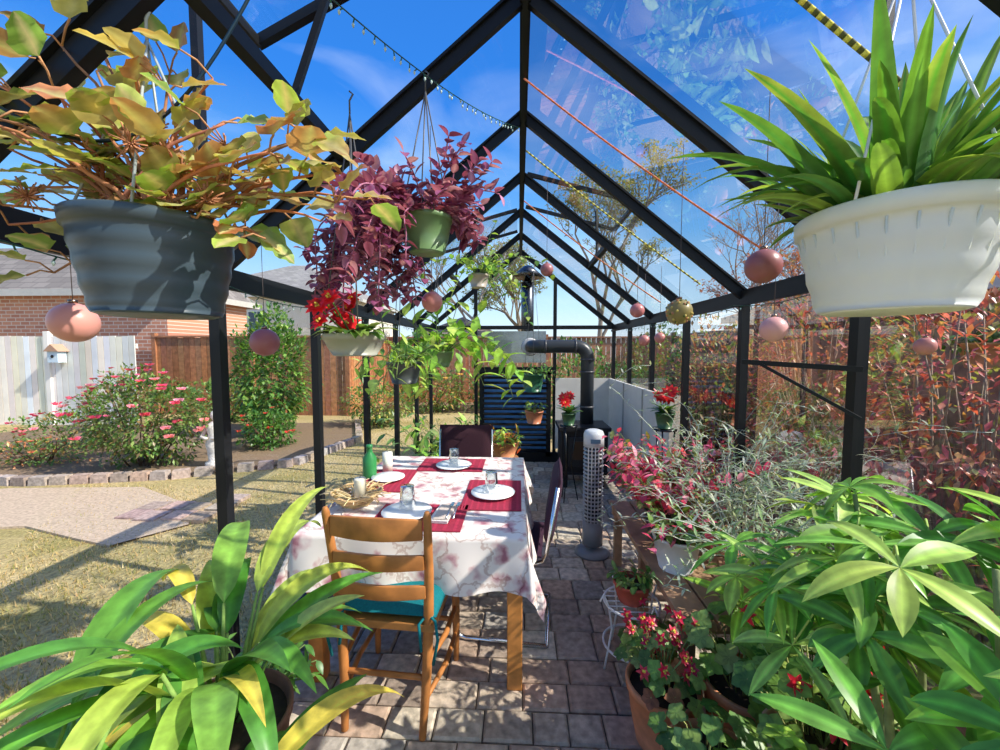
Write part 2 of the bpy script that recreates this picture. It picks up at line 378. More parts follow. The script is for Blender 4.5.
bush('garden_shrub',(-2.9,8.0,.45),(.7,.6,.4),1300,.1,G1+[(.5,.45,.1)],None)
bush('garden_shrub',(-2.2,10,.5),(1.0,.6,.6),1700,.12,G1+[(.5,.3,.1)],[(.8,.5,.1)],15)
bush('garden_shrub',(-.5,10.2,.55),(.8,.6,.6),1500,.12,G2,None)
bush('garden_shrub',(-6.4,8.4,.45),(1.1,.5,.45),1500,.11,G1,None)
bush('garden_shrub',(1.2,7.5,.7),(1.0,.8,.9),2400,.1,G2+[(.3,.36,.1)],None)
RD=[(.58,.14,.11),(.62,.25,.15),(.46,.10,.10),(.56,.34,.15),(.30,.34,.10),(.66,.18,.2)]
bush('nandina_shrub',(2.4,2.2,1.35),(.5,.6,.65),2200,.07,RD,None,lw=.38,scol=(.3,.22,.16),stems=30)
bush('nandina_shrub',(2.6,3.6,1.35),(.5,.7,.85),2600,.075,RD+[(.2,.3,.08)],None,lw=.38,scol=(.3,.22,.16),stems=30)
bush('nandina_shrub',(2.5,5.2,1.05),(.55,.75,.85),2200,.09,[(.48,.28,.12),(.3,.38,.1),(.62,.2,.13)],None,lw=.4,stems=24)
bush('garden_shrub',(1.95,1.1,.7),(.4,.5,.5),1300,.08,G1+RD[:2],None)
bush('garden_shrub',(2.5,7.2,1.0),(.6,.8,.9),1800,.1,G2+[(.4,.3,.1)],None)
def tree(name,b,h,leaves,cols,seed,r0=.16,ls=.16,spread=.55,depth=5,bark=(.2,.16,.12)):
    global R
    keep=R; R=random.Random(seed); m=MB(); tips=[]
    def br(p,d,L,r,k):
        pth,dd=arc(p,d,L,-.12,4,.12); m.mat(DULL); m.tube(pth,[r,r*.88,r*.78,r*.66],bark,6 if k>2 else 4,False)
        if k<=2: tips.append((pth[2],pth[-1]))
        if k==0: return
        for i in range(3 if k>1 else 4):
            nd=(dd+rdir(-.5,.8)*spread*1.25).normalized(); br(pth[-1] if i<2 else pth[-2],nd,L*U(.62,.85),r*.6,k-1)
    br(V(b),V((U(-.05,.05),0,1)),h*.3,r0,depth)
    m.mat(LEAF)
    if leaves:
        per=leaves/len(tips)
        for a,c in tips:
            for i in range(int(per+R.random())):
                m.leaf(a.lerp(c,R.random())+rdir()*.15,rdir(-.8,.6),ls*U(.7,1.3),ls*.55,pick(cols,.3),seg=2)
    m.out(name); R=keep
tree('oak_tree',(3.6,18,0),9.5,6500,[(.26,.30,.10),(.34,.34,.13),(.18,.22,.08),(.42,.36,.18)],3,.15,.14,bark=(.28,.24,.2))
tree('bare_tree',(9,16,0),9,500,[(.4,.26,.14)],5,.1,.1,.6,bark=(.34,.28,.24))
tree('bare_tree',(-2.0,19,0),10,900,[(.38,.36,.16),(.26,.28,.12)],9,.11,.12,.6,bark=(.28,.24,.2))
tree('autumn_tree',(6.0,9.5,0),4.8,2200,[(.58,.2,.1),(.62,.3,.14),(.5,.16,.1)],14,.07,.09,.6,bark=(.36,.3,.27))
tree('oak_tree',(.2,26,0),9,6000,[(.22,.26,.10),(.3,.32,.13)],21,.18,.22)
m=MB().mat(DULL); m.lathe([(.14,0),(.14,.06),(.1,.08),(.11,.2),(.13,.3),(.09,.42),(.11,.5),(.1,.56),(.04,.6),(.035,.62)],(-3.95,5.0,0.03),(.7,.66,.6),20)
m.sphere((-3.95,5.0,.70),.065,(.7,.66,.6),14,1.15); m.tube([(-4.06,5,.55),(-4.1,4.93,.42),(-3.99,4.87,.42)],[.03,.025,.02],(.7,.66,.6)); m.tube([(-3.84,5,.55),(-3.8,4.93,.42),(-3.93,4.87,.42)],[.03,.025,.02],(.7,.66,.6)); m.out('garden_statue')
m=MB().mat(WF,False); bx,by,bz=-9.3,7.64,1.42
m.box((bx,by,bz),(.22,.16,.24),(.6,.72,.8))
m.add([(bx-.16,by-.11,bz+.10),(bx,by-.11,bz+.25),(bx,by+.1,bz+.25),(bx-.16,by+.1,bz+.10),(bx+.16,by-.11,bz+.10),(bx+.16,by+.1,bz+.10)],[(0,1,2,3),(1,4,5,2),(0,4,1)],(.5,.3,.2))
m.mat(DULL); m.lathe([(.03,0),(.03,.006)],(bx,by-.083,bz),(.02,.02,.02),16,axis=(0,-1,0)); m.out('birdhouse')
# ---------------------------------------------------------------- table
TX0,TX1,TY0,TY1,TZ=-.98,.03,1.66,2.95,.745
OR=(.62,.25,.06)
mb=MB().mat(WOOD,False)
mb.box(((TX0+TX1)/2,(TY0+TY1)/2,TZ-.015),(TX1-TX0,TY1-TY0,.03),OR)
for x in(TX0+.06,TX1-.045):
    for y in(TY0+.07,TY1-.07): mb.box((x,y,TZ/2-.0),(.068,.068,TZ-.06),OR)
    mb.box((x,(TY0+TY1)/2,TZ-.08),(.025,TY1-TY0-.2,.09),OR)
for y in(TY0+.07,TY1-.07): mb.box(((TX0+TX1)/2,y,TZ-.08),(TX1-TX0-.18,.025,.09),OR)
mb.out('dining_table',.004)
def clothpat():
    m,n,l,o=newmat('floral_tablecloth'); p=n.new('ShaderNodeBsdfPrincipled'); p.inputs['Roughness'].default_value=.85
    tc=n.new('ShaderNodeTexCoord')
    nz=n.new('ShaderNodeTexNoise'); nz.inputs['Scale'].default_value=11; nz.inputs['Detail'].default_value=4
    sb=n.new('ShaderNodeVectorMath'); sb.operation='MULTIPLY_ADD'; sb.inputs[1].default_value=(.16,.16,.16)
    l.new(tc.outputs['Object'],nz.inputs['Vector']); l.new(nz.outputs['Color'],sb.inputs[0]); l.new(tc.outputs['Object'],sb.inputs[2])
    WH=(.78,.72,.67,1)
    vo=n.new('ShaderNodeTexVoronoi'); vo.inputs['Scale'].default_value=11; l.new(sb.outputs[0],vo.inputs['Vector'])
    r=n.new('ShaderNodeValToRGB'); e=r.color_ramp.elements; e[0].position=.12; e[0].color=(.36,.14,.18,1); e[1].position=.52; e[1].color=WH
    x=e.new(.30); x.color=(.58,.36,.37,1); x=e.new(.42); x.color=(.70,.56,.52,1)
    l.new(vo.outputs['Distance'],r.inputs[0])
    v2=n.new('ShaderNodeTexVoronoi'); v2.feature='DISTANCE_TO_EDGE'; v2.inputs['Scale'].default_value=5; l.new(sb.outputs[0],v2.inputs['Vector'])
    r2=n.new('ShaderNodeValToRGB'); r2.color_ramp.elements[0].position=.012; r2.color_ramp.elements[0].color=(.60,.46,.42,1); r2.color_ramp.elements[1].position=.03; r2.color_ramp.elements[1].color=(1,1,1,1)
    l.new(v2.outputs['Distance'],r2.inputs[0])
    n3=n.new('ShaderNodeTexNoise'); n3.inputs['Scale'].default_value=7; l.new(tc.outputs['Object'],n3.inputs['Vector'])
    r3=n.new('ShaderNodeValToRGB'); r3.color_ramp.elements[0].position=.38; r3.color_ramp.elements[1].position=.46
    l.new(n3.outputs['Fac'],r3.inputs[0])
    mx=n.new('ShaderNodeMix'); mx.data_type='RGBA'; l.new(r3.outputs[0],mx.inputs['Factor']); mx.inputs['A'].default_value=WH; l.new(r.outputs[0],mx.inputs['B'])
    m2=n.new('ShaderNodeMix'); m2.data_type='RGBA'; m2.blend_type='MULTIPLY'; m2.inputs['Factor'].default_value=.7; l.new(mx.outputs['Result'],m2.inputs['A']); l.new(r2.outputs[0],m2.inputs['B'])
    l.new(m2.outputs['Result'],p.inputs['Base Color']); l.new(p.outputs[0],o.inputs[0]); return m
mb=MB().mat(clothpat()); H=.24; NU,NV=84,100; vs=[];fs=[]
for j in range(NV+1):
    for i in range(NU+1):
        u=TX0-H+(TX1-TX0+2*H)*i/NU; w=TY0-H+(TY1-TY0+2*H)*j/NV
        cx=min(max(u,TX0-.006),TX1+.006); cy=min(max(w,TY0-.006),TY1+.006); du=u-cx; dv=w-cy
        o=math.hypot(du,dv)
        if o<1e-6: vs.append((u,w,TZ+.004)); continue
        corner=min(abs(du),abs(dv))/H
        fl=.14+.1*math.sin(w*17 if abs(du)>abs(dv) else u*19)+.25*corner
        vs.append((cx+(du/o)*(o*fl),cy+(dv/o)*(o*fl),TZ+.004-o*(.97-.02*corner)))
for j in range(NV):
    for i in range(NU): a=j*(NU+1)+i; fs.append((a,a+1,a+NU+2,a+NU+1))
mb.add(vs,fs,(1,1,1)); mb.out('tablecloth')
TT=TZ+.006
def rect(c,w,h,col,ang=0,name='placemat',th=.004):
    m=MB().mat(CLOTHM,False); m.box((c[0],c[1],TT+th/2),(w,h,th),col,Matrix.Rotation(ang,3,'Z'))
    for k in range(9):
        off=Matrix.Rotation(ang,3,'Z')@V(((k-4)*w/9.2,0,0)); m.box((c[0]+off.x,c[1]+off.y,TT+th+.0004),(w/30,h*.98,.0012),tuple(x*1.3 for x in col),Matrix.Rotation(ang,3,'Z'))
    m.out(name)
BUR=(.32,.02,.05)
rect((-.47,1.85),.43,.3,BUR); rect((-.14,2.17),.31,.46,BUR); rect((-.46,2.72),.44,.3,BUR); rect((-.80,2.38),.28,.42,BUR,.04)
def plate(c,r=.12):
    m=MB().mat(PLAS); m.lathe([(.001,0),(r*.55,0),(r*.6,.003),(r,.016),(r,.019),(r*.62,.008),(.001,.006)],(c[0],c[1],TT+.005),(.88,.88,.86),40,caps=False)
    m.lathe([(r*.965,.0180),(r*.98,.0189)],(c[0],c[1],TT+.006),(.5,.55,.6),40,caps=False); m.out('dinner_plate')
def tumbler(c,z=0,h=.1,r=.035,flip=False):
    pr=[(.001,0),(r*.78,0),(r*.8,.002),(r*.9,h*.5),(r,h),(r-.003,h),(r*.85,h*.5),(r*.72,.008),(.001,.008)]
    if flip: pr=[(a,h-b) for a,b in pr]
    m=MB().mat(DGLASS); m.lathe(pr,(c[0],c[1],TT+.006+z),(1,1,1),28,caps=False); m.out('drinking_glass')
plate((-.14,2.15)); tumbler((-.15,2.17),.012,.11,.04,True)
plate((-.44,2.66)); tumbler((-.44,2.68),.012,.11,.04,True)
plate((-.54,1.87)); tumbler((-.55,1.92),.012,.11,.042,True)
plate((-.80,2.38),.1)
m=MB().mat(CLOTHM,False); m.box((-.36,1.87,TT+.012),(.09,.2,.012),(.75,.7,.65),Matrix.Rotation(-.1,3,'Z')); m.box((-.355,1.87,TT+.02),(.07,.18,.006),(.6,.5,.42),Matrix.Rotation(-.05,3,'Z')); m.out('folded_napkin')
m=MB().mat(METL)
for k,dx in enumerate((-.33,-.30)):
    m.tube([(dx,1.78,TT+.026),(dx,1.87,TT+.028),(dx,1.92,TT+.026)],[.004,.003,.004],(.8,.8,.8),6); m.box((dx,1.95,TT+.027),(.016,.05,.003),(.8,.8,.8))
m.out('cutlery')
m=MB().mat(DULL); bc=V((-.84,2.0,TT))
for k in range(9):
    t=k/8; r=.07+.055*t; m.tube([bc+V((r*math.cos(a*pi/12),r*math.sin(a*pi/12)*1.1,.01+.055*t+.004*math.sin(a*pi/2+k*pi))) for a in range(25)],.006,pick([(.6,.44,.22),(.5,.35,.17)]),5,False)
for k in range(70):
    a=U(0,2*pi); p=bc+V((.08*math.cos(a)*U(.2,1),.08*math.sin(a)*U(.2,1),.04)); pth,_=arc(p,V((math.cos(a)*1.4,math.sin(a)*1.4,.8)),U(.06,.15),.9,5,.25); m.tube(pth,.0028,pick([(.7,.55,.32),(.6,.42,.2)]),4)
m.out('wicker_basket')
m=MB().mat(PLAS); m.lathe([(.03,0),(.031,.09),(.028,.1),(.001,.1)],bc+V((.01,.02,.03)),(.85,.78,.6),20); m.mat(DULL); m.tube([bc+V((.01,.02,.13)),bc+V((.012,.02,.145))],.0015,(.05,.05,.05),5); m.out('pillar_candle')
m=MB().mat(PLAS); m.lathe([(.04,0),(.042,.01),(.042,.13),(.02,.16),(.016,.19),(.02,.192),(.02,.21),(.001,.21)],(-.93,2.42,TT),(.03,.22,.06),24); m.out('green_bottle')
m=MB().mat(PLAS); m.lathe([(.032,0),(.032,.13),(.001,.13)],(-.86,2.55,TT),(.85,.82,.7),20); m.tube([(-.86,2.55,TT+.13),(-.86,2.55,TT+.145)],.0015,(.1,.1,.1),5); m.out('pillar_candle')
# ---------------------------------------------------------------- ladder-back chair
mb=MB().mat(WOOD); CW=(.44,.17,.045)
CM=Matrix.Translation((-.53,1.50,.03))@Matrix.Rotation(math.radians(-4),4,'Z')@Matrix.Scale(1.03,4)
mb.M=CM
w2=.175
for s in(-1,1):
    mb.tube([(s*(w2-.02),-.03,0),(s*(w2-.01),-.005,.2),(s*w2,0,.43),(s*(w2+.01),-.02,.65),(s*(w2+.018),-.06,.88),(s*(w2+.018),-.063,.90)],[.014,.018,.02,.018,.015,.008],CW,12)
    mb.tube([(s*(w2+.02),.37,0),(s*(w2+.02),.37,.2),(s*(w2+.018),.365,.44)],[.013,.018,.019],CW,12)
    for z in(.14,.27): mb.tube([(s*(w2-.01),0,z),(s*(w2+.02),.18,z),(s*(w2+.02),.37,z)],[.009,.013,.009],CW,8)
for z,hh in((.58,.05),(.70,.055),(.83,.075)):
    y0=-.01-.055*(z-.43)/.45
    N=10; vs=[];fs=[]
    for i in range(N+1):
        t=i/N; x=-w2+2*w2*t; yy=y0-.03*math.sin(pi*t); top=z+hh/2+.012*math.sin(pi*t)*(1 if z>.8 else .5)
        for dy in(-.007,.007):
            vs+=[(x,yy+dy,z-hh/2),(x,yy+dy,top)]
    for i in range(N):
        a=i*4;b=a+4; fs+=[(a,b,b+1,a+1),(a+2,a+3,b+3,b+2),(a+1,b+1,b+3,a+3),(a,a+2,b+2,b)]
    fs+=[(0,1,3,2),(N*4,N*4+2,N*4+3,N*4+1)]; mb.add(vs,fs,CW)
mb.tube([(-w2-.02,.37,.2),(w2+.02,.37,.2)],.011,CW,8); mb.tube([(-w2,0,.22),(w2,0,.22)],.011,CW,8)
mb.box((0,.185,.43),(.40,.41,.03),(.42,.18,.05))
mb.out('dining_chair',.003)
m=MB().mat(CLOTHM); m.M=CM; vs=[];fs=[];N=16
for k in(0,1):
    for j in range(N+1):
        for i in range(N+1):
            a=i/N*2-1;b=j/N*2-1; e=max(0,(1-a**4)*(1-b**4))**.5; puff=.04*e*(1-.35*math.exp(-((abs(a)-.45)**2+(abs(b)-.45)**2)*30))
            vs.append((a*.21,.19+b*.205,.455+.02+ (puff if k else -.028*e)))
M_=(N+1)**2
TE=(.0,.15,.17)
for j in range(N):
    for i in range(N):
        a=j*(N+1)+i; fs.append((a+M_,a+1+M_,a+N+2+M_,a+N+1+M_)); fs.append((a+N+1,a+N+2,a+1,a))
m.add(vs,fs,TE)
for s in(-1,1):
    m.tube([(s*.17,.0,.475),(s*.21,-.03,.47),(s*.22,-.035,.40),(s*.20,-.03,.30)],.006,TE,6); m.tube([(s*.17,.0,.475),(s*.15,-.04,.46),(s*.16,-.045,.36)],.006,TE,6)
m.out('seat_cushion')
def cant(name,loc,ang,col):
    m=MB(); m.M=Matrix.Translation(loc)@Matrix.Rotation(ang,4,'Z'); m.mat(METL); C=(.75,.76,.78); r=.011
    for s in(-1,1):
        x=s*.22; m.tube([(x,-.22,.012),(x,.2,.012),(x,.235,.02),(x,.25,.05),(x,.25,.40),(x,.235,.435),(x,.2,.445),(x,-.16,.44),(x,-.2,.455),(x,-.215,.49),(x,-.27,.84)],r,C,10)
    m.tube([(-.22,-.22,.012),(.22,-.22,.012)],r,C,10)
    m.mat(CLOTHM)
    def pad(c,w,d,t,rot):
        vs=[];fs=[];n_=10
        for k in(0,1):
            for j in range(n_+1):
                for i in range(n_+1):
                    a=i/n_*2-1;b=j/n_*2-1;e=max(0,(1-a**6)*(1-b**6))**.5; vs.append(V(c)+rot@V((a*w/2,b*d/2,(1 if k else -1)*t/2*e)))
        q=(n_+1)**2
        for j in range(n_):
            for i in range(n_): a=j*(n_+1)+i; fs.append((a+q,a+1+q,a+n_+2+q,a+n_+1+q)); fs.append((a+n_+1,a+n_+2,a+1,a))
        m.add(vs,fs,col)
    pad((0,.02,.47),.43,.42,.05,Matrix.Identity(3))
    pad((0,-.245,.70),.46,.36,.06,Matrix.Rotation(math.radians(99),3,'X'))
    m.out(name)
cant('cantilever_chair',(-.05,2.2,.03),math.radians(84),(.04,.012,.03))
cant('cantilever_chair',(-.45,3.12,.03),math.radians(180),(.04,.01,.018))
# ---------------------------------------------------------------- hanging baskets
def hanger(m,c,r,zr,top,col=(.75,.75,.75),n_=4,rad=.0025):
    c=V(c)
    for k in range(n_):
        t=2*pi*k/n_+.5; m.tube([c+V((r*math.cos(t),r*math.sin(t),zr)),V((c.x,c.y,top-.06))],rad,col,5)
    m.tube([V((c.x,c.y,top-.06)),V((c.x,c.y,top-.02)),V((c.x+.012,c.y,top)),V((c.x,c.y,top+.01))],rad*1.2,col,5)
# left begonia
m=MB(); c=V((-.73,.79,1.618)); pot(m,c,.132,.103,.185,(.05,.075,.095),PLAS,.02,48,ribs=4)
m.mat(PLAS); hanger(m,c,.13,.185,roofz(c.x)-.02,(.4,.45,.45))
BG=[(.42,.54,.11),(.54,.58,.16),(.30,.46,.09),(.62,.54,.20),(.35,.52,.12)]
def rleaf(m,p,d,L,col,up,mid):
    m.leaf(p,d,L,L*.85,col,p=.62,q=.65,droop=.35,fold=.2,mid=mid,seg=8,up=up,nc=2,wave=.14,tip=pick([col,col,(.6,.3,.14)],.15))
def begst(e,n_leaf=3,b=None):
    b=c+V((U(-.08,.08),U(-.08,.08),.15)) if b is None else b; e=V(e); L=(e-b).length
    mid=b.lerp(e,.45)+V((0,0,.05+.08*L))+rdir()*.02; pth=[]
    for i in range(9):
        t=i/8; pth.append(b*(1-t)**2+mid*2*t*(1-t)+e*t*t+rdir()*.004)
    m.mat(DULL); m.tube(pth,[.005-.003*i/8 for i in range(9)],pick([(.42,.15,.08),(.5,.20,.1),(.34,.16,.08)]),7)
    for k in range(n_leaf):
        i=8 if k==0 else R.choice([3,4,5,6,7,8]); q=pth[i]; d=(rdir(-.3,.7)+(e-b).normalized()*.5).normalized(); pl=U(.02,.06)
        m.mat(DULL); m.tube([q,q+d*pl*.5+V((0,0,.008)),q+d*pl],.0018,(.5,.25,.12),5)
        m.mat(LEAF); up=(V((U(-.5,.5),-U(.2,1.2),1))).normalized()
        col=pick(BG,.2) if R.random()<.84 else pick([(.62,.34,.16),(.55,.22,.1)])
        rleaf(m,q+d*pl,(d+V((U(-.4,.4),-.1,-.25))).normalized(),U(.05,.088),col,up,(.62,.55,.25))
o0=V((-.63,.64,1.61))
for e in [(-.28,.64,1.86),(-.33,.6,1.9),(-.38,.7,1.95),(-.42,.62,1.84),(-.40,.6,1.74),(-.46,.6,1.93),(-.5,.62,2.02),(-.56,.6,1.98),(-.62,.6,2.02),(-.68,.6,2.02),(-.74,.6,2.06),(-.8,.62,2.04),(-.84,.6,1.92),(-.86,.62,1.84),(-.82,.55,1.98),(-.84,.58,1.76),(-.86,.66,1.70),(-.7,.55,1.95),(-.6,.52,1.9),(-.52,.55,1.86),(-.45,.6,1.76),(-.78,.7,2.12),(-.66,.72,2.1),(-.9,.65,2.0),(-.76,.52,1.9),(-.35,.7,1.8),(-.3,.66,1.82),(-.26,.7,1.84),(-.36,.56,1.86)]:
    begst(c+(V(e)-o0)*1.10,R.choice([4,5,6]))
for k in range(26):
    e=c+V((U(-.24,.24),U(-.15,.12),.17+U(0,.2))); begst(e,R.choice([1,2,3,3]))
m.mat(DULL)
for k in range(12):
    b=c+V((U(-.15,.16),U(-.12,.05),U(.2,.36)))
    for i in range(46): p=b+rdir()*U(.005,.035); m.tube([b,p],[.001,.0016],(.46,.2,.1),4)
m.out('hanging_begonia_basket')
# right white basket
m=MB(); c=V((.68,.775,1.618)); pot(m,c,.140,.105,.18,(.84,.87,.90),WPOT,.024,48,ribs=3,flut=24)
m.mat(PLAS); hanger(m,c,.14,.18,roofz(c.x)-.02,(.8,.8,.82))
m.mat(LEAF)
for k in range(125):
    a=U(0,2*pi); rr=U(0,.09); b=c+V((rr*math.cos(a),rr*math.sin(a),.15)); tilt=U(.1,1.15)
    if math.cos(a)<-.6: tilt*=1.1
    d=V((math.cos(a)*tilt,math.sin(a)*tilt,1)).normalized(); L=U(.20,.40)*(1 if tilt<.8 else .70)
    col=pick([(.07,.23,.03),(.12,.30,.045),(.26,.42,.07),(.045,.17,.03)],.2)
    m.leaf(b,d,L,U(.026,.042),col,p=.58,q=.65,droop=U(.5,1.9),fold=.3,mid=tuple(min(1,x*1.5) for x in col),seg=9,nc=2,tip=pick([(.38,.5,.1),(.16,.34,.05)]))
m.out('hanging_bromeliad_basket')
# purple tradescantia
m=MB(); c=V((-.335,1.47,1.90)); pot(m,c,.088,.065,.13,(.14,.24,.10),PLAS,.014,36)
m.mat(PLAS); hanger(m,c,.09,.13,roofz(c.x)-.03,(.1,.1,.1))
PU=[(.32,.08,.20),(.42,.14,.29),(.26,.05,.15),(.54,.27,.40),(.34,.11,.22),(.18,.035,.10)]
def trad(b,d,L,dr,ls=.05,cols=PU,st=(.4,.15,.24),dens=.018):
    n_=max(6,int(L/dens)); pth,_=arc(b,d,L,dr,n_,.16); m.mat(DULL); m.tube(pth,.0025,st,5)
    m.mat(LEAF)
    for i in range(1,n_):
        t=(pth[i]-pth[i-1]).normalized(); sd=t.cross(rdir()).normalized()
        for s in(-1,1):
            if R.random()<.75: m.leaf(pth[i],sd*s+t*.5+V((0,0,.15)),ls*U(.7,1.2),ls*.62,pick(cols,.3),p=.65,q=.8,droop=.5,seg=5,fold=.25,mid=pick(cols,.2))
for k in range(38):
    a=U(0,2*pi); d=V((math.cos(a)*.8,math.sin(a)*.8,U(.5,1.8))); trad(c+V((.06*math.cos(a),.06*math.sin(a),.12)),d,U(.12,.26),U(.5,1.8))
for k in range(46):
    a=U(.6*pi,1.42*pi); d=V((math.cos(a)*U(.4,.95),math.sin(a)*.8,U(.1,.7))); trad(c+V((.07*math.cos(a),.07*math.sin(a),.12)),d,U(.22,.52),U(2.2,4.6))
for k in range(10):
    a=U(-.3*pi,.3*pi); d=V((math.cos(a),math.sin(a),.7)); trad(c+V((.07*math.cos(a),.07*math.sin(a),.12)),d,U(.10,.19),U(1.5,3))
m.out('hanging_purple_tradescantia')
def flowerhead(m,p,r,col,up,n_=9,layers=2,yel=True):
    m.mat(LEAF); u=V(up).normalized(); a0=u.orthogonal().normalized(); b0=u.cross(a0)
    for l_ in range(layers):
        for k in range(n_):
            t=2*pi*(k+.5*l_)/n_; d=a0*math.cos(t)+b0*math.sin(t)+u*(.15+.45*l_)
            m.leaf(p,d,r*(1-.35*l_)*U(.85,1.1),r*.45,jit(col,.15),p=.8,droop=.2,seg=4,up=u,fold=.2)
    if yel:
        m.mat(DULL)
        for k in range(5): m.sphere(V(p)+u*.008+rdir()*.006,.004,(.7,.55,.08),6)
m=MB(); c=V((-.545,1.31,1.53)); pot(m,c,.095,.07,.072,(.36,.36,.29),PLAS,.016,36)
m.mat(PLAS); hanger(m,c,.095,.072,roofz(c.x)-.02,(.1,.1,.1))
for k in range(9):
    p=c+V((U(-.08,.05),U(-.1,.04),.10+U(0,.09))); m.mat(DULL); m.tube([c+V((0,0,.05)),p],.003,(.1,.2,.04),5)
    flowerhead(m,p,.043,(.75,.025,.03),V((U(-.5,.5),-.8,.6)))
m.mat(LEAF)
for k in range(36): a=U(0,2*pi); m.leaf(c+V((.05*math.cos(a),.05*math.sin(a),.07)),V((math.cos(a),math.sin(a),U(.2,.9))),U(.06,.12),.035,pick(G1),droop=1.2)
m.out('hanging_poinsettia_basket')
def trailer(name,c,rt,h,pcol,cols,nst,Ls,ls,lw,dens=.03,up=12,rnd=False,top=None,hang=True,pmat=PLAS,drr=(2,4)):
    m=MB(); c=V(c); pot(m,c,rt,rt*.72,h,pcol,pmat,.012,28)
    if hang: m.mat(PLAS); hanger(m,c,rt*.97,h,top or roofz(c.x)-.02,(.08,.08,.08),3,.002)
    for k in range(nst):
        a=U(0,2*pi); d=V((math.cos(a),math.sin(a),U(.3,1.4) if k>up else U(1,2.5))); L=U(*Ls)*(1 if k>up else .6); n_=max(5,int(L/dens))
        pth,_=arc(c+V((rt*.5*math.cos(a),rt*.5*math.sin(a),h*.9)),d,L,U(*drr) if k>up else .8,n_,.1); m.mat(DULL); m.tube(pth,.0025,(.14,.2,.06),5); m.mat(LEAF)
        for i in range(1,n_):
            t=(pth[i]-pth[i-1]).normalized(); sd=(t.cross(rdir())).normalized()
            col=pick(cols,.25)
            m.leaf(pth[i],sd+t*.4+V((0,0,.1)),ls*U(.7,1.25),ls*lw,col,p=.62 if rnd else .75,q=.7 if rnd else 1,droop=.7,seg=5,fold=.2,mid=tuple(x*1.3 for x in col))
    m.out(name)
LG=[(.32,.52,.08),(.42,.58,.12),(.22,.42,.06)]
trailer('hanging_fern_basket',(-.58,2.0,1.38),.085,.11,(.06,.07,.07),G1+LG,24,(.12,.28),.07,.35)
trailer('hanging_pothos_basket',(-.60,3.0,1.42),.1,.12,(.12,.2,.08),LG,28,(.35,.85),.15,.5,.065,rnd=False,up=8,drr=(2.5,4.5))
trailer('hanging_ivy_basket',(-.28,2.8,1.98),.07,.09,(.4,.35,.3),G1+LG,20,(.2,.7),.06,.6,.035,up=6)
trailer('hanging_flower_basket',(.16,4.5,1.08),.12,.2,(.03,.12,.06),G2,14,(.1,.25),.06,.5,up=10,top=2.5)
trailer('hanging_flower_basket',(.17,4.4,.74),.1,.14,(.55,.2,.1),G1,14,(.1,.2),.06,.5,up=12,top=1.0)
trailer('hanging_flower_basket',(3.25,2.95,1.42),.13,.18,(.6,.24,.1),G1,24,(.1,.25),.07,.5,up=20,top=1.85,pmat=TERRA)
m=MB().mat(WOOD,False); m.lathe([(.16,.42),(.16,.45)],(-.16,3.95,.03),(.3,.15,.07),24)
for k in range(4): t=k*pi/2+.7; m.tube([(-.16+.15*math.cos(t),3.95+.15*math.sin(t),.03),(-.16+.1*math.cos(t),3.95+.1*math.sin(t),.46)],.014,(.3,.15,.07),8)
m.out('plant_stool')
trailer('potted_croton',(-.16,3.95,.485),.16,.16,(.6,.24,.11),LG+[(.65,.35,.06),(.65,.15,.05)],30,(.12,.26),.09,.35,up=24,hang=False,pmat=TERRA)
trailer('potted_fern',(-.75,3.6,.03),.18,.3,(.3,.12,.07),G1+LG,50,(.35,.55),.09,.3,.035,up=40,hang=False,pmat=TERRA,drr=(1.5,3))
trailer('potted_fern',(-.35,3.9,.03),.16,.28,(.3,.12,.07),G2+G1,45,(.3,.5),.07,.35,.035,up=36,hang=False,pmat=TERRA)
trailer('potted_rubber_plant',(-.90,4.3,.03),.18,.3,(.1,.1,.1),LG+G1,20,(.8,1.2),.16,.4,.09,up=16,hang=False)
trailer('potted_fern',(-.90,4.9,.03),.18,.3,(.3,.12,.07),G1,30,(.5,.8),.1,.35,.05,up=24,hang=False,pmat=TERRA)
# ---------------------------------------------------------------- stove, chimney, blind door, panels, fan
m=MB().mat(FRAME,False); sx,sy=.72,4.55; B=(.02,.02,.022)
m.box((sx,sy,.44),(.5,.42,.46),B); m.box((sx,sy,.69),(.56,.48,.04),B); m.box((sx,sy,.2),(.52,.44,.03),B)
for a in(-.2,.2):
    for b in(-.16,.16): m.box((sx+a,sy+b,.11),(.04,.04,.17),B,None,1.2)
m.box((sx,sy-.225,.44),(.36,.03,.32),(.03,.03,.032)); m.mat(PLAS,False); m.box((sx,sy-.243,.46),(.26,.01,.2),(.06,.03,.015))
m.mat(METL); m.tube([(sx+.15,sy-.25,.38),(sx+.15,sy-.28,.38),(sx+.15,sy-.28,.5),(sx+.15,sy-.25,.5)],.008,(.6,.6,.6),8)
m.out('wood_stove',.004)
m=MB().mat(PLAS); P=(.035,.04,.045); pr=.075; px=.78
pth=[(px,sy+.05,.70),(px,sy+.05,1.46)]
for k in range(1,7): t=k*pi/12; pth.append((px-.13*(1-math.cos(t)),sy+.05,1.46+.13*math.sin(t)))
pth+=[(px-.2,sy+.05,1.59),(.28,sy+.05,1.59)]
for k in range(1,7): t=k*pi/12; pth.append((.28-.13*math.sin(t),sy+.05+.13*(1-math.cos(t)),1.59))
pth+=[(.15,YF+.3,1.59)]
m.tube(pth,pr,P,20)
for z in(.9,1.3,1.44): m.lathe([(pr+.003,-.012),(pr+.008,0),(pr+.003,.012)],(px,sy+.05,z),(.06,.06,.065),20)
for x in(.64,.3): m.lathe([(pr+.003,-.012),(pr+.008,0),(pr+.003,.012)],(x,sy+.05,1.59),(.06,.06,.065),20,axis=(1,0,0))
m.out('stovepipe')
